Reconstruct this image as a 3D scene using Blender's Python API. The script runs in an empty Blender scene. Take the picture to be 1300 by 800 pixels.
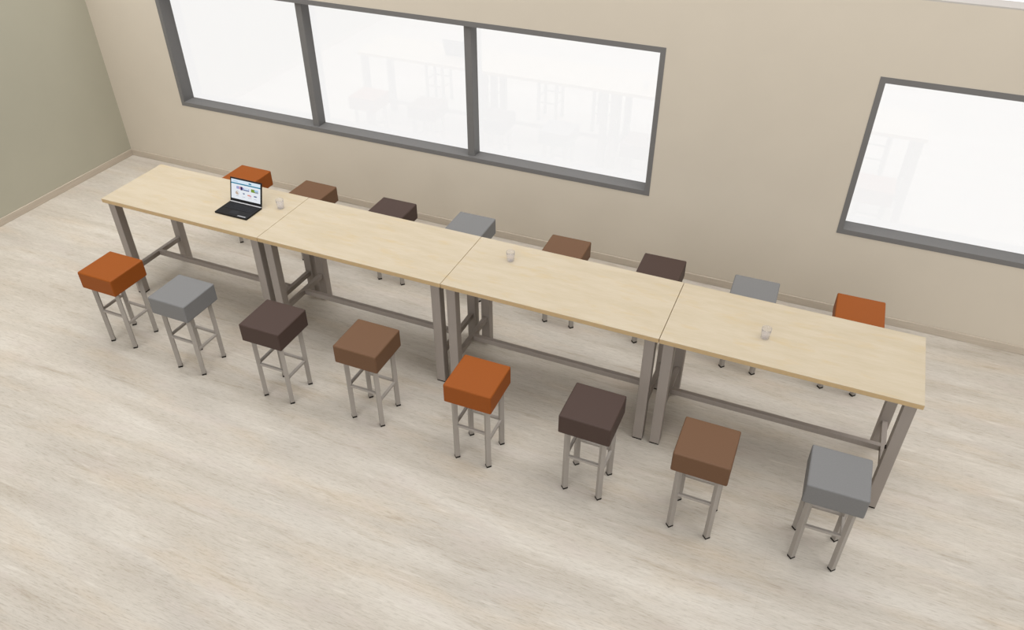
import bpy, bmesh, math, random
from mathutils import Matrix, Vector

random.seed(7)
scene = bpy.context.scene
COL = scene.collection

# ------------------------------------------------------------------ camera
YAW, PITCH, ROLL = 0.4026, 0.6454, 0.0011
cyw, syw = math.cos(YAW), math.sin(YAW)
cpt, spt = math.cos(PITCH), math.sin(PITCH)
right = Vector((cyw, syw, 0)); flat = Vector((-syw, cyw, 0)); zup = Vector((0, 0, 1))
fwd = cpt * flat - spt * zup
upv = cpt * zup + spt * flat
r3 = math.cos(ROLL) * right + math.sin(ROLL) * upv
u3 = -math.sin(ROLL) * right + math.cos(ROLL) * upv
cam_data = bpy.data.cameras.new('camera')
cam = bpy.data.objects.new('camera', cam_data)
COL.objects.link(cam)
M = Matrix((r3, u3, -fwd)).transposed().to_4x4()
M.translation = Vector((6.1989, -4.6017, 4.738))
cam.matrix_world = M
cam_data.sensor_width = 36.0
cam_data.lens = 1005.68 / 1300.0 * 36.0
cam_data.clip_end = 200
scene.camera = cam

# ------------------------------------------------------------------ light
world = bpy.data.worlds.new('white_daylight'); scene.world = world
world.use_nodes = True
wn, wl = world.node_tree.nodes, world.node_tree.links
bg = wn['Background']
SKY, GROUND = 0.06, 1.05
SUNS = [('skylight_top', 0.55, 88.0, 0.0, 40.0), ('skylight_front', 1.62, 30.0, 0.0, 50.0),
        ('skylight_right', 1.65, 60.0, 90.0, 45.0), ('skylight_window', 1.06, 40.0, 180.0, 80.0)]      # strength, elevation, azimuth from the room's front, softness
tcw = wn.new('ShaderNodeTexCoord'); sep = wn.new('ShaderNodeSeparateXYZ')
wl.new(tcw.outputs['Generated'], sep.inputs[0])
hz = wn.new('ShaderNodeMapRange'); hz.inputs['From Min'].default_value = -0.10; hz.inputs['From Max'].default_value = 0.15
hz.inputs['To Min'].default_value = GROUND; hz.inputs['To Max'].default_value = SKY
wl.new(sep.outputs['Z'], hz.inputs['Value']); wl.new(hz.outputs['Result'], bg.inputs['Strength'])
bg.inputs['Color'].default_value = (1, 1, 1, 1)
AREAS = [('overhead_fill', 48.0, 3.5, 0.4, 5.6, 12.0, 1.2), ('overhead_fill', 95.0, 3.5, 1.6, 5.6, 12.0, 1.2),
         ('overhead_fill', 58.0, -0.5, 0.4, 5.6, 3.0, 3.0)]  # unseen fill lamps, added above the open-topped room to even out its brightness
for nm, pw, lx, ly, lz, wx, wy in AREAS:
    ld = bpy.data.lights.new(nm, 'AREA'); ld.shape = 'RECTANGLE'; ld.size = wx; ld.size_y = wy; ld.energy = pw
    lo = bpy.data.objects.new(nm, ld); COL.objects.link(lo); lo.location = (lx, ly, lz)
for nm, st, el, az, soft in SUNS:
    ld = bpy.data.lights.new(nm, 'SUN'); ld.energy = st; ld.angle = math.radians(soft)
    lo = bpy.data.objects.new(nm, ld); COL.objects.link(lo)
    e_, a_ = math.radians(el), math.radians(az)
    src = Vector((math.sin(a_) * math.cos(e_), -math.cos(a_) * math.cos(e_), math.sin(e_)))
    lo.rotation_euler = src.to_track_quat('Z', 'Y').to_euler()

scene.view_settings.view_transform = 'Standard'
scene.view_settings.look = 'None'
scene.view_settings.exposure = 0.0
scene.view_settings.gamma = 1.0
scene.view_settings.use_curve_mapping = False


# ------------------------------------------------------------------ materials
def s2l(c):
    return tuple(((v / 255) / 12.92 if v / 255 <= 0.04045 else ((v / 255 + 0.055) / 1.055) ** 2.4) for v in c) + (1,)


def base_mat(name, col, rough=0.6, metal=0.0, spec=0.3):
    m = bpy.data.materials.new(name); m.use_nodes = True
    b = m.node_tree.nodes['Principled BSDF']
    b.inputs['Base Color'].default_value = s2l(col)
    b.inputs['Roughness'].default_value = rough
    b.inputs['Metallic'].default_value = metal
    b.inputs['Specular IOR Level'].default_value = spec
    return m, m.node_tree.nodes, m.node_tree.links, b


def noise_tint(m, nodes, links, b, col, amount=0.05, scale=30.0, stretch=(1, 1, 1), bump=0.0):
    tc = nodes.new('ShaderNodeTexCoord'); mp = nodes.new('ShaderNodeMapping')
    mp.inputs['Scale'].default_value = stretch
    nz = nodes.new('ShaderNodeTexNoise'); nz.inputs['Scale'].default_value = scale
    nz.inputs['Detail'].default_value = 4
    links.new(tc.outputs['Object'], mp.inputs['Vector']); links.new(mp.outputs['Vector'], nz.inputs['Vector'])
    rp = nodes.new('ShaderNodeValToRGB')
    c = s2l(col)
    rp.color_ramp.elements[0].position = 0.3; rp.color_ramp.elements[1].position = 0.7
    rp.color_ramp.elements[0].color = tuple(v * (1 - amount) for v in c[:3]) + (1,)
    rp.color_ramp.elements[1].color = tuple(min(1, v * (1 + amount)) for v in c[:3]) + (1,)
    links.new(nz.outputs['Fac'], rp.inputs['Fac']); links.new(rp.outputs['Color'], b.inputs['Base Color'])
    if bump:
        bp = nodes.new('ShaderNodeBump'); bp.inputs['Strength'].default_value = bump
        bp.inputs['Distance'].default_value = 0.002
        links.new(nz.outputs['Fac'], bp.inputs['Height']); links.new(bp.outputs['Normal'], b.inputs['Normal'])


def solid(name, col, rough=0.6, metal=0.0, spec=0.3, amount=0.03, scale=40.0, bump=0.0, stretch=(1, 1, 1)):
    m, n, l, b = base_mat(name, col, rough, metal, spec)
    noise_tint(m, n, l, b, col, amount, scale, stretch, bump)
    return m


def mixnode(nodes, links, a, b, fac, blend='MIX'):
    mx = nodes.new('ShaderNodeMix'); mx.data_type = 'RGBA'; mx.blend_type = blend
    for sock, val in ((mx.inputs[0], fac), (mx.inputs[6], a), (mx.inputs[7], b)):
        if hasattr(val, 'links') or isinstance(val, bpy.types.NodeSocket):
            links.new(val, sock)
        else:
            sock.default_value = val
    return mx.outputs[2]


def wood_floor():
    m, n, l, b = base_mat('limed_oak_floor', (226, 218, 206), 0.55, 0, 0.25)
    tc = n.new('ShaderNodeTexCoord')

    def noise(scale, stretch, detail=5, rough=0.6, dist=0.0):
        mp = n.new('ShaderNodeMapping'); mp.inputs['Scale'].default_value = stretch
        nz = n.new('ShaderNodeTexNoise'); nz.inputs['Scale'].default_value = scale
        nz.inputs['Detail'].default_value = detail; nz.inputs['Roughness'].default_value = rough
        nz.inputs['Distortion'].default_value = dist
        l.new(tc.outputs['Object'], mp.inputs['Vector']); l.new(mp.outputs['Vector'], nz.inputs['Vector'])
        return nz.outputs['Fac']

    def ramp(f, p0, c0, p1, c1):
        r = n.new('ShaderNodeValToRGB')
        r.color_ramp.elements[0].position = p0; r.color_ramp.elements[0].color = c0
        r.color_ramp.elements[1].position = p1; r.color_ramp.elements[1].color = c1
        l.new(f, r.inputs['Fac']); return r.outputs['Color']

    W = (1, 1, 1, 1); K = (0, 0, 0, 1)
    streak = ramp(noise(1.0, (0.55, 5.0, 1), 6, 0.6, 0.4), 0.36, FLOOR_A, 0.66, FLOOR_B)
    blot = ramp(noise(1.0, (0.8, 2.2, 1), 3, 0.5, 0.3), 0.46, K, 0.72, W)
    c = mixnode(n, l, streak, FLOOR_C, mixnode(n, l, K, blot, 0.7))
    warm = ramp(noise(1.3, (0.7, 3.4, 1), 3, 0.5), 0.52, K, 0.75, W)
    c = mixnode(n, l, c, FLOOR_D, mixnode(n, l, K, warm, 0.75))
    fine = ramp(noise(3.0, (3.5, 45.0, 1), 4, 0.65, 0.3), 0.30, (0.74, 0.715, 0.69, 1), 0.50, W)
    c = mixnode(n, l, c, fine, 0.85, 'MULTIPLY')
    pore = ramp(noise(9.0, (1.6, 9.0, 1), 3, 0.7), 0.34, (0.74, 0.72, 0.70, 1), 0.46, W)
    c = mixnode(n, l, c, pore, 0.42, 'MULTIPLY')
    pink = ramp(noise(2.1, (0.8, 2.6, 1), 3, 0.55), 0.54, K, 0.66, W)
    c = mixnode(n, l, c, FLOOR_E, mixnode(n, l, K, pink, 0.2))
    dk = ramp(noise(1.6, (0.9, 7.0, 1), 5, 0.6, 0.5), 0.58, W, 0.72, (0.86, 0.83, 0.79, 1))
    c = mixnode(n, l, c, dk, 1.0, 'MULTIPLY')
    lt = ramp(noise(2.3, (1.1, 12.0, 1), 4, 0.6, 0.3), 0.60, K, 0.74, W)
    c = mixnode(n, l, c, FLOOR_F, mixnode(n, l, K, lt, 0.6))
    br = n.new('ShaderNodeTexBrick')
    br.inputs['Color1'].default_value = (1, 1, 1, 1); br.inputs['Color2'].default_value = (0.95, 0.945, 0.935, 1)
    br.inputs['Mortar'].default_value = (0.88, 0.86, 0.83, 1)
    br.inputs['Scale'].default_value = 1.0; br.inputs['Mortar Size'].default_value = 0.0012
    br.inputs['Brick Width'].default_value = 2.6; br.inputs['Row Height'].default_value = 0.21
    l.new(tc.outputs['Object'], br.inputs['Vector'])
    c = mixnode(n, l, c, br.outputs['Color'], 0.8, 'MULTIPLY')
    l.new(c, b.inputs['Base Color'])
    return m


FLOOR_E = s2l((190, 177, 170)); FLOOR_F = s2l((206, 199, 188))
FLOOR_A = s2l((180, 171, 158)); FLOOR_B = s2l((198, 191, 180))
FLOOR_C = s2l((179, 172, 162)); FLOOR_D = s2l((189, 175, 156))


def maple():
    m, n, l, b = base_mat('maple_laminate', (236, 220, 190), 0.45, 0, 0.3)
    tc = n.new('ShaderNodeTexCoord')
    geo = n.new('ShaderNodeObjectInfo')
    add = n.new('ShaderNodeVectorMath'); add.operation = 'ADD'
    l.new(tc.outputs['Object'], add.inputs[0]); l.new(geo.outputs['Location'], add.inputs[1])

    def noise(scale, stretch, detail=4):
        mp = n.new('ShaderNodeMapping'); mp.inputs['Scale'].default_value = stretch
        nz = n.new('ShaderNodeTexNoise'); nz.inputs['Scale'].default_value = scale
        nz.inputs['Detail'].default_value = detail
        l.new(add.outputs[0], mp.inputs['Vector']); l.new(mp.outputs['Vector'], nz.inputs['Vector'])
        return nz.outputs['Fac']

    def ramp(f, p0, c0, p1, c1):
        r = n.new('ShaderNodeValToRGB')
        r.color_ramp.elements[0].position = p0; r.color_ramp.elements[0].color = c0
        r.color_ramp.elements[1].position = p1; r.color_ramp.elements[1].color = c1
        l.new(f, r.inputs['Fac']); return r.outputs['Color']
    c = ramp(noise(2.0, (1.2, 6, 6)), 0.35, s2l(MAPLE_A), 0.65, s2l(MAPLE_B))
    pat = ramp(noise(5.0, (1.0, 3.0, 3.0), 2), 0.55, (0, 0, 0, 1), 0.78, (1, 1, 1, 1))
    c = mixnode(n, l, c, s2l(MAPLE_C), mixnode(n, l, (0, 0, 0, 1), pat, 0.6))
    fine = ramp(noise(9.0, (1.5, 22, 22), 3), 0.35, (0.95, 0.94, 0.92, 1), 0.6, (1, 1, 1, 1))
    c = mixnode(n, l, c, fine, 0.8, 'MULTIPLY')
    l.new(c, b.inputs['Base Color'])
    return m


MAPLE_A = (180, 166, 142); MAPLE_B = (186, 173, 151); MAPLE_C = (183, 162, 125)

MAT_FLOOR = wood_floor()
MAT_MAPLE = maple()
MAT_EDGE = solid('maple_edge_band', (190, 163, 122), 0.5, 0, 0.25, 0.05, 8.0, stretch=(3, 1, 12))
MAT_WALL = solid('beige_wall_paint', (198, 188, 172), 0.85, 0, 0.1, 0.012, 3.0)
MAT_WALL_LEFT = solid('sage_wall_paint', (172, 168, 151), 0.85, 0, 0.1, 0.012, 3.0)
MAT_CAP = solid('white_wall_top', (178, 172, 166), 0.85, 0, 0.1, 0.01, 5.0)
MAT_BASEBOARD = solid('oak_baseboard', (184, 172, 156), 0.6, 0, 0.2, 0.08, 3.0, stretch=(1.2, 1.2, 30))
MAT_FRAME = solid('grey_window_paint', (110, 108, 106), 0.5, 0, 0.3, 0.02, 20.0)
MAT_STEEL = solid('silver_table_steel', (148, 139, 131), 0.5, 0.0, 0.2, 0.02, 30.0, stretch=(1, 1, 0.1))
MAT_STOOL_STEEL = solid('silver_stool_steel', (155, 148, 140), 0.5, 0.0, 0.2, 0.02, 30.0, stretch=(1, 1, 0.1))
MAT_RUBBER = solid('black_rubber', (32, 27, 23), 0.7, 0, 0.2, 0.05, 60.0)
SEAT = {
    'orange': solid('orange_leatherette', (137, 71, 19), 0.55, 0, 0.2, 0.03, 90.0, 0.05),
    'grey': solid('grey_leatherette', (116, 115, 114), 0.55, 0, 0.2, 0.03, 90.0, 0.05),
    'charcoal': solid('dark_brown_leatherette', (70, 55, 49), 0.55, 0, 0.2, 0.03, 90.0, 0.05),
    'brown': solid('brown_leatherette', (102, 74, 53), 0.55, 0, 0.2, 0.03, 90.0, 0.05),
}
MAT_BLACK = solid('black_laptop_plastic', (24, 23, 24), 0.5, 0, 0.2, 0.04, 80.0)
MAT_KEY = solid('dark_grey_keys', (36, 36, 39), 0.55, 0, 0.2, 0.04, 80.0)
MAT_SILVER = solid('silver_trim', (196, 194, 196), 0.4, 0.2, 0.4, 0.02, 60.0)


def glass_mat(name, tint, body, ior, milk=0.0):
    m = bpy.data.materials.new(name); m.use_nodes = True
    n, l = m.node_tree.nodes, m.node_tree.links
    n.clear()
    out = n.new('ShaderNodeOutputMaterial')
    tr = n.new('ShaderNodeBsdfTransparent'); tr.inputs['Color'].default_value = tint
    gl = n.new('ShaderNodeBsdfGlossy'); gl.inputs['Roughness'].default_value = 0.0
    lw = n.new('ShaderNodeLayerWeight'); lw.inputs['Blend'].default_value = 0.5
    p5 = n.new('ShaderNodeMath'); p5.operation = 'POWER'; p5.inputs[1].default_value = 5.0
    f0 = ((ior - 1) / (ior + 1)) ** 2
    ma = n.new('ShaderNodeMath'); ma.operation = 'MULTIPLY_ADD'
    ma.inputs[1].default_value = 1 - f0; ma.inputs[2].default_value = f0
    l.new(lw.outputs['Facing'], p5.inputs[0]); l.new(p5.outputs[0], ma.inputs[0])
    mx = n.new('ShaderNodeMixShader')
    l.new(ma.outputs[0], mx.inputs[0]); l.new(tr.outputs[0], mx.inputs[1]); l.new(gl.outputs[0], mx.inputs[2])
    if milk:
        df = n.new('ShaderNodeBsdfDiffuse'); df.inputs['Color'].default_value = body
        m2 = n.new('ShaderNodeMixShader'); m2.inputs[0].default_value = milk
        l.new(mx.outputs[0], m2.inputs[1]); l.new(df.outputs[0], m2.inputs[2])
        l.new(m2.outputs[0], out.inputs['Surface'])
    else:
        l.new(mx.outputs[0], out.inputs['Surface'])
    return m


MAT_GLASS = glass_mat('window_glass', (0.99, 0.985, 0.98, 1), (1, 1, 1, 1), 1.68)
MAT_TUMBLER = glass_mat('tumbler_glass', (0.97, 0.97, 0.985, 1), (0.72, 0.70, 0.71, 1), 1.2, 0.11)


def emit(name, col, strength=1.0):
    m = bpy.data.materials.new(name); m.use_nodes = True
    n, l = m.node_tree.nodes, m.node_tree.links
    n.clear()
    out = n.new('ShaderNodeOutputMaterial'); e = n.new('ShaderNodeEmission')
    e.inputs['Color'].default_value = s2l(col); e.inputs['Strength'].default_value = strength
    l.new(e.outputs[0], out.inputs['Surface'])
    return m


# ------------------------------------------------------------------ helpers
def box(bm, x0, x1, y0, y1, z0, z1, mi=0):
    v = [bm.verts.new(p) for p in ((x0, y0, z0), (x1, y0, z0), (x1, y1, z0), (x0, y1, z0),
                                   (x0, y0, z1), (x1, y0, z1), (x1, y1, z1), (x0, y1, z1))]
    fs = []
    for idx in ((0, 3, 2, 1), (4, 5, 6, 7), (0, 1, 5, 4), (1, 2, 6, 5), (2, 3, 7, 6), (3, 0, 4, 7)):
        f = bm.faces.new([v[i] for i in idx]); f.material_index = mi; fs.append(f)
    return v, fs


def obj(name, bm, mats, parent=None, loc=(0, 0, 0), rot=(0, 0, 0), bevel=0.0, seg=2, smooth=False):
    bmesh.ops.recalc_face_normals(bm, faces=bm.faces)
    if bevel:
        bmesh.ops.bevel(bm, geom=list(bm.edges), offset=bevel, segments=seg, profile=0.5, affect='EDGES')
    me = bpy.data.meshes.new(name); bm.to_mesh(me); bm.free()
    for m in (mats if isinstance(mats, (list, tuple)) else [mats]):
        me.materials.append(m)
    if smooth:
        for p in me.polygons: p.use_smooth = True
    o = bpy.data.objects.new(name, me); COL.objects.link(o)
    o.location = loc; o.rotation_euler = rot
    if parent is not None: o.parent = parent
    return o


def empty(name, loc=(0, 0, 0), rz=0.0):
    o = bpy.data.objects.new(name, None); COL.objects.link(o)
    o.empty_display_size = 0.1; o.location = loc; o.rotation_euler = (0, 0, rz)
    return o


def tag(o, label, cat, group=None):
    assert 4 <= len(label.split()) <= 16, label
    o['label'] = label; o['category'] = cat
    if group: o['group'] = group
    return o


def struct(o):
    o['kind'] = 'structure'; return o


def copy_tree(o, parent=None):
    c = o.copy(); COL.objects.link(c)
    if parent is not None: c.parent = parent
    for ch in list(o.children): copy_tree(ch, c)
    return c


# ------------------------------------------------------------------ room shell
WY = 2.5            # inner face of the window wall
WT = 0.195          # its thickness
WL = -2.43          # inner face of the left wall
WH = 3.0
XR = 13.0
YF = -9.0
WIN = [(-1.30, 4.68, 0.88, 2.377), (6.487, 10.487, 0.88, 2.377)]

bm = bmesh.new(); box(bm, WL - 0.2, XR, YF, WY + WT, -0.1, 0.0)
struct(obj('floor', bm, MAT_FLOOR))

bm = bmesh.new()
xs = [WL - 0.2, WIN[0][0], WIN[0][1], WIN[1][0], WIN[1][1], XR]
zs = [0.0, 0.88, 2.377, WH]
hole = {(1, 1), (3, 1)}
solid_cell = lambda i, k: 0 <= i < 5 and 0 <= k < 3 and (i, k) not in hole
for i in range(5):
    for k in range(3):
        if (i, k) in hole: continue
        a, b_, c, d = xs[i], xs[i + 1], zs[k], zs[k + 1]
        y0, y1 = WY, WY + WT
        quads = [((a, y0, c), (b_, y0, c), (b_, y0, d), (a, y0, d)), ((a, y1, c), (b_, y1, c), (b_, y1, d), (a, y1, d))]
        if not solid_cell(i - 1, k): quads.append(((a, y0, c), (a, y1, c), (a, y1, d), (a, y0, d)))
        if not solid_cell(i + 1, k): quads.append(((b_, y0, c), (b_, y1, c), (b_, y1, d), (b_, y0, d)))
        if not solid_cell(i, k - 1): quads.append(((a, y0, c), (b_, y0, c), (b_, y1, c), (a, y1, c)))
        if not solid_cell(i, k + 1): quads.append(((a, y0, d), (b_, y0, d), (b_, y1, d), (a, y1, d)))
        for qd in quads: bm.faces.new([bm.verts.new(p) for p in qd])
bmesh.ops.remove_doubles(bm, verts=bm.verts, dist=1e-5)
struct(obj('wall_back', bm, MAT_WALL))

bm = bmesh.new(); box(bm, WL - 0.2, WL, YF, WY, 0.0, WH)
struct(obj('wall_left', bm, MAT_WALL_LEFT))

bm = bmesh.new(); box(bm, WL - 0.2, XR, WY, WY + WT, WH, WH + 0.012)
struct(obj('trim_1', bm, MAT_CAP))
bm = bmesh.new(); box(bm, WL - 0.2, WL, YF, WY, WH, WH + 0.012)
struct(obj('trim_2', bm, MAT_CAP))

bm = bmesh.new(); box(bm, WL + 0.014, XR, WY - 0.014, WY, 0.0, 0.086)
struct(obj('baseboard_back', bm, MAT_BASEBOARD, bevel=0.003, seg=1))
bm = bmesh.new(); box(bm, WL, WL + 0.014, YF, WY, 0.0, 0.086)
struct(obj('baseboard_left', bm, MAT_BASEBOARD, bevel=0.003, seg=1))


def window(n, x0, x1, z0, z1, mulls):
    root = struct(empty('window_%d' % n, ((x0 + x1) / 2, WY, z0)))
    ox = (x0 + x1) / 2
    fw = 0.05; dep = 0.17; fr = -0.004
    bm = bmesh.new()
    X0, X1, H = x0 - ox, x1 - ox, z1 - z0
    outer = [(X0, 0), (X1, 0), (X1, H), (X0, H)]
    inner = [(X0 + fw, fw), (X1 - fw, fw), (X1 - fw, H - fw), (X0 + fw, H - fw)]
    rings = []
    for y in (fr, dep):
        rings.append(([bm.verts.new((x, y, z)) for x, z in outer], [bm.verts.new((x, y, z)) for x, z in inner]))
    for j in range(4):
        k = (j + 1) % 4
        (o0, i0), (o1, i1) = rings
        bm.faces.new((o0[j], o0[k], i0[k], i0[j])); bm.faces.new((o1[j], o1[k], i1[k], i1[j]))
        bm.faces.new((o0[j], o0[k], o1[k], o1[j])); bm.faces.new((i0[j], i0[k], i1[k], i1[j]))
    obj('frame', bm, MAT_FRAME, root)
    edges = [X0 + fw]
    for a, b_ in mulls:
        bm = bmesh.new(); box(bm, a - ox, b_ - ox, 0.035, dep, fw, H - fw)
        obj('mullion', bm, MAT_FRAME, root, bevel=0.003, seg=1)
        edges += [a - ox, b_ - ox]
    edges.append(X1 - fw)
    for a, b_ in zip(edges[0::2], edges[1::2]):
        bm = bmesh.new(); box(bm, a, b_, 0.152, 0.158, fw, H - fw)
        obj('glass_pane', bm, MAT_GLASS, root)
    return root


window(1, *WIN[0], [(0.63, 0.71), (2.635, 2.715)])
window(2, *WIN[1], [(8.447, 8.527)])

# ------------------------------------------------------------------ tables
TL, TD, TH, TT = 1.8047, 0.792, 1.10, 0.042
LI, LW = 0.031, 0.081
GT = 'row of four high tables'


def make_table():
    root = empty('high_table')
    bm = bmesh.new(); box(bm, 0.002, TL - 0.002, 0, TD, TH - TT, TH)
    tp = obj('tabletop', bm, [MAT_MAPLE, MAT_EDGE], root, bevel=0.0035, seg=2)
    for p in tp.data.polygons:
        if abs(p.normal.z) < 0.2: p.material_index = 1
    legs = []
    for lx in (LI, TL - LI - LW):
        for ly in (LI, TD - LI - LW):
            bm = bmesh.new(); box(bm, lx, lx + LW, ly, ly + LW, 0.012, TH - TT)
            lg = obj('leg', bm, MAT_STEEL, root, bevel=0.003, seg=1)
            bm = bmesh.new(); box(bm, lx + 0.002, lx + LW - 0.002, ly + 0.002, ly + LW - 0.002, 0.0, 0.012)
            obj('foot_cap', bm, MAT_RUBBER, lg)
            legs.append(lg)
        cx = lx + LW / 2
        bm = bmesh.new(); box(bm, cx - 0.02, cx + 0.02, LI + LW, TD - LI - LW, 0.268, 0.318)
        obj('end_rail', bm, MAT_STEEL, root, bevel=0.002, seg=1)
    bm = bmesh.new()
    box(bm, LI + LW / 2 + 0.02, TL - LI - LW / 2 - 0.02, TD / 2 - 0.02, TD / 2 + 0.02, 0.268, 0.318)
    obj('long_rail', bm, MAT_STEEL, root, bevel=0.002, seg=1)
    return root


proto_table = make_table()
table_labels = [
    'high maple-topped table with the open laptop, at the left end of the row',
    'high maple-topped table with nothing on it, second from the left wall',
    'high maple-topped table third from the left, one glass near its left back corner',
    'high maple-topped table at the right end of the row, farthest from the laptop',
]
tables = []
for i, lab in enumerate(table_labels):
    t = proto_table if i == 0 else copy_tree(proto_table)
    t.location = (i * TL, 0, 0)
    tag(t, lab, 'table', GT)
    tables.append(t)

for ch in tables[3].children:          # a dark bolt on the inner face of the front leg at the right end
    if ch.type == 'MESH' and ch.name.startswith('leg') and ch.data.vertices[0].co.x > 1 and ch.data.vertices[0].co.y < 0.4:
        bm = bmesh.new()
        bmesh.ops.create_cone(bm, cap_ends=True, segments=14, radius1=0.017, radius2=0.014, depth=0.008,
                              matrix=Matrix.Translation((TL - LI - LW - 0.003, LI + LW / 2 + 0.012, 0.585)) @ Matrix.Rotation(-math.pi / 2, 4, 'Y'))
        obj('bolt', bm, MAT_RUBBER, ch)['label'] = 'dark bolt head'

# ------------------------------------------------------------------ stools
SS, ST, SH = 0.389, 0.17, 0.80


def tube(bm, p, q, w, roll=0.0):
    p, q = Vector(p), Vector(q)
    d = (q - p).normalized()
    ref = Vector((0, 0, 1)) if abs(d.z) < 0.9 else Vector((1, 0, 0))
    a = d.cross(ref).normalized(); b_ = d.cross(a)
    a2 = math.cos(roll) * a + math.sin(roll) * b_; b2 = -math.sin(roll) * a + math.cos(roll) * b_
    rings = []
    for c in (p, q):
        rings.append([bm.verts.new(c + a2 * w / 2 * sx + b2 * w / 2 * sy) for sx, sy in ((-1, -1), (1, -1), (1, 1), (-1, 1))])
    for j in range(4):
        k = (j + 1) % 4
        bm.faces.new((rings[0][j], rings[0][k], rings[1][k], rings[1][j]))
    bm.faces.new(rings[0][::-1]); bm.faces.new(rings[1])


def make_stool():
    root = empty('bar_stool')
    h = SS / 2
    bm = bmesh.new(); box(bm, -h, h, -h, h, SH - ST, SH)
    obj('seat', bm, SEAT['orange'], root, bevel=0.012, seg=3, smooth=False)
    for sx, sy in ((-1, -1), (1, -1), (1, 1), (-1, 1)):
        c = Vector((0.136 * sx, 0.134 * sy, 0))
        bm = bmesh.new(); tube(bm, c + Vector((0, 0, 0.014)), c + Vector((0, 0, SH - ST + 0.004)), 0.037, math.pi / 4)
        lg = obj('leg', bm, MAT_STOOL_STEEL, root, bevel=0.002, seg=1)
        bm = bmesh.new(); tube(bm, c, c + Vector((0, 0, 0.016)), 0.0385, math.pi / 4)
        obj('foot_cap', bm, MAT_RUBBER, lg)
    e = 0.118
    for p, q in (((-e, -0.134, 0.355), (e, -0.134, 0.355)), ((-0.136, -e, 0.362), (-0.136, e, 0.362)),
                 ((-e, 0.134, 0.275), (e, 0.134, 0.275)), ((0.136, -e, 0.272), (0.136, e, 0.272))):
        bm = bmesh.new(); tube(bm, p, q, 0.022)
        obj('stretcher', bm, MAT_STOOL_STEEL, root, bevel=0.002, seg=1)
    return root


GF, GB = 'cushioned stools along the front of the tables', 'cushioned stools between the tables and the window wall'
stools = [
    # x, y, rz, colour, label, group
    (0.534, -0.537, 0.0, 'orange', 'square orange cushioned stool at the left end of the row in front of the tables', GF),
    (1.387, -0.587, 0.0, 'grey', 'square grey cushioned stool in front of the laptop table, beside an orange stool', GF),
    (2.342, -0.587, 0.01, 'charcoal', 'square dark brown stool in the front row, third from its left end', GF),
    (3.200, -0.520, 0.006, 'brown', 'square mid-brown stool in the front row, fourth from its left end', GF),
    (4.205, -0.585, 0.01, 'orange', 'square orange stool in the middle of the front row', GF),
    (5.109, -0.552, -0.003, 'charcoal', 'square dark brown stool in the front row, right of the middle orange stool', GF),
    (5.941, -0.586, 0.0, 'brown', 'square mid-brown stool in the front row, second from its right end', GF),
    (6.798, -0.514, 0.012, 'grey', 'square grey stool at the right end of the front row', GF),
    (0.516, 1.385, 0.0, 'orange', 'square orange stool behind the open laptop, by the window wall', GB),
    (1.376, 1.360, -0.01, 'brown', 'square mid-brown stool behind the left table seam, second along the wall side', GB),
    (2.331, 1.363, 0.008, 'charcoal', 'square dark brown stool behind the second table, third along the wall side', GB),
    (3.192, 1.405, 0.015, 'grey', 'square grey stool behind the middle table seam, fourth along the wall side', GB),
    (4.199, 1.362, 0.02, 'brown', 'square mid-brown stool behind the third table, under the big window\'s right end', GB),
    (5.101, 1.390, 0.02, 'charcoal', 'square dark brown stool behind the right table seam, between brown and grey stools', GB),
    (5.935, 1.361, 0.02, 'grey', 'square grey stool on the wall side, behind the table farthest right', GB),
    (6.795, 1.420, 0.018, 'orange', 'square orange stool on the wall side, behind the right end of the tables', GB),
]
proto_stool = make_stool()
for i, (x, y, rz, col, lab, grp) in enumerate(stools):
    s = proto_stool if i == 0 else copy_tree(proto_stool)
    s.location = (x, y, 0); s.rotation_euler = (0, 0, rz)
    tag(s, lab, 'stool', grp)
    for ch in s.children:
        if ch.name.startswith('seat'):
            ch.material_slots[0].link = 'OBJECT'; ch.material_slots[0].material = SEAT[col]

# ------------------------------------------------------------------ laptop
lap = empty('laptop', (1.357, 0.318, TH))
tag(lap, 'open black laptop showing a web page, on the left maple table', 'laptop')
LWD, LDP, LTH = 0.358, 0.226, 0.018
bm = bmesh.new(); box(bm, -LWD / 2, LWD / 2, -LDP / 2, LDP / 2, 0.0, LTH)
base = obj('base', bm, MAT_BLACK, lap, bevel=0.003, seg=2)
bm = bmesh.new()
for r in range(5):
    for c in range(15):
        kx = -0.150 + c * 0.020; ky = -0.012 + r * 0.0185
        box(bm, kx, kx + 0.0172, ky, ky + 0.0155, LTH, LTH + 0.002)
obj('keyboard', bm, MAT_KEY, base)
bm = bmesh.new(); box(bm, -0.045, 0.045, -0.085, -0.030, LTH, LTH + 0.0006)
obj('touchpad', bm, MAT_KEY, base)
bm = bmesh.new(); box(bm, 0.068, 0.158, -0.103, -0.089, LTH, LTH + 0.0006)
nb = obj('badge', bm, solid('pale_badge', (150, 150, 152), 0.5, 0, 0.3, 0.35, 26.0, stretch=(6, 1, 1)), base)
nb['label'] = 'small pale strip on the front edge'
bm = bmesh.new(); box(bm, -LWD / 2 + 0.004, LWD / 2 - 0.004, LDP / 2 - 0.012, LDP / 2 + 0.001, LTH - 0.004, LTH + 0.004)
obj('hinge', bm, MAT_SILVER, lap, bevel=0.002, seg=1)
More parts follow.
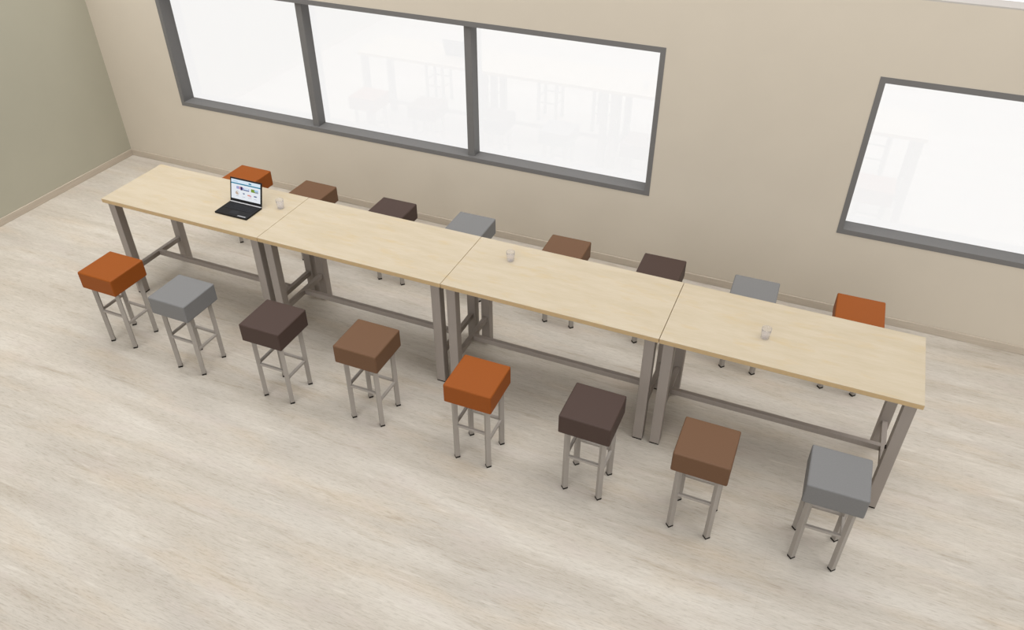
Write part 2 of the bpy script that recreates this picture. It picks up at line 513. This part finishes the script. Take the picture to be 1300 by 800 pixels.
# lid: its own mesh, leaning back from the hinge
LIDH = 0.226; TILT = math.atan2(0.064, 0.212)
bm = bmesh.new(); box(bm, -LWD / 2, LWD / 2, 0.0, 0.009, 0.0, LIDH)
lid = obj('lid', bm, MAT_BLACK, lap, (0, LDP / 2 - 0.002, LTH + 0.001), (-TILT, 0, 0), bevel=0.0025, seg=2)
E = [emit('page_white', (228, 232, 238)), emit('page_header', (214, 228, 240)), emit('page_teal', (44, 128, 158)),
     emit('page_lilac', (158, 164, 206)), emit('page_pink', (206, 160, 178)), emit('page_navy', (52, 40, 84)),
     emit('page_green', (124, 150, 62)), emit('page_grey', (150, 160, 172)), emit('page_tan', (190, 168, 150)),
     emit('page_coral', (220, 150, 132)), emit('page_slate', (92, 104, 140)), emit('page_sky', (170, 200, 226))]
sx0, sx1, sz1, sz0 = -LWD / 2 + 0.014, LWD / 2 - 0.014, LIDH - 0.013, 0.030
bm = bmesh.new()
layer = [0]


def quad(u0, u1, v0, v1, mi):
    layer[0] += 1
    y = -0.0006 - layer[0] * 0.00003
    X = lambda u: sx0 + (sx1 - sx0) * u
    Z = lambda v: sz1 + (sz0 - sz1) * v
    f = bm.faces.new([bm.verts.new(p) for p in ((X(u0), y, Z(v1)), (X(u1), y, Z(v1)), (X(u1), y, Z(v0)), (X(u0), y, Z(v0)))])
    f.material_index = mi


def disc(u, v, ru, rv, mi, k=12):
    layer[0] += 1
    y = -0.0006 - layer[0] * 0.00003
    X = lambda a: sx0 + (sx1 - sx0) * a
    Z = lambda a: sz1 + (sz0 - sz1) * a
    f = bm.faces.new([bm.verts.new((X(u + ru * math.cos(t * 2 * math.pi / k)), y, Z(v + rv * math.sin(-t * 2 * math.pi / k)))) for t in range(k)])
    f.material_index = mi


quad(0, 1, 0, 1, 0)
quad(0, 1, 0.0, 0.175, 1); quad(0.08, 0.22, 0.085, 0.12, 11); quad(0.6, 0.69, 0.07, 0.14, 2)
quad(0, 1, 0.175, 0.235, 2)
quad(0.18, 0.27, 0.33, 0.47, 3); quad(0.27, 0.32, 0.33, 0.47, 4); quad(0.32, 0.39, 0.33, 0.51, 5)
quad(0.39, 0.62, 0.36, 0.47, 3); quad(0.41, 0.62, 0.455, 0.50, 10); quad(0.44, 0.60, 0.37, 0.44, 1)
quad(0.68, 0.93, 0.34, 0.50, 6); quad(0.80, 0.93, 0.34, 0.44, 11); quad(0.82, 0.93, 0.43, 0.51, 7)
disc(0.21, 0.68, 0.065, 0.095, 8); disc(0.225, 0.67, 0.042, 0.06, 0); disc(0.21, 0.69, 0.03, 0.045, 8)
quad(0.39, 0.47, 0.63, 0.66, 7); quad(0.41, 0.46, 0.65, 0.70, 10)
disc(0.62, 0.70, 0.07, 0.04, 9); disc(0.66, 0.72, 0.035, 0.05, 4)
disc(0.83, 0.69, 0.06, 0.035, 10)
quad(0.16, 0.26, 0.83, 0.845, 7); quad(0.38, 0.48, 0.83, 0.845, 7); quad(0.58, 0.70, 0.83, 0.845, 8); quad(0.78, 0.88, 0.83, 0.845, 7)
obj('display', bm, E, lid)


# ------------------------------------------------------------------ drinking glasses
def tumbler(x, y, label):
    prof_o = [(0.0, 0.0), (0.028, 0.0), (0.031, 0.004), (0.034, 0.05), (0.0375, 0.09)]
    prof_i = [(0.0355, 0.09), (0.032, 0.05), (0.029, 0.010), (0.0, 0.008)]
    bm = bmesh.new(); k = 28
    prev = None
    for r, z in prof_o + prof_i:
        if r == 0.0: ring = [bm.verts.new((0, 0, z))]
        else: ring = [bm.verts.new((r * math.cos(2 * math.pi * j / k), r * math.sin(2 * math.pi * j / k), z)) for j in range(k)]
        if prev is not None:
            for j in range(k):
                a = [prev[j % len(prev)], prev[(j + 1) % len(prev)], ring[(j + 1) % len(ring)], ring[j % len(ring)]]
                u = []
                for v in a:
                    if v not in u: u.append(v)
                bm.faces.new(u)
        prev = ring
    o = obj('drinking_glass', bm, MAT_TUMBLER, None, (x, y, TH), smooth=True)
    return tag(o, label, 'glass', 'small clear glasses on the tables')


tumbler(1.685, 0.515, 'small clear drinking glass to the right of the open laptop')
tumbler(3.998, 0.535, 'small clear drinking glass on the third table, near its back edge')
tumbler(6.125, 0.315, 'small clear drinking glass on the rightmost table')
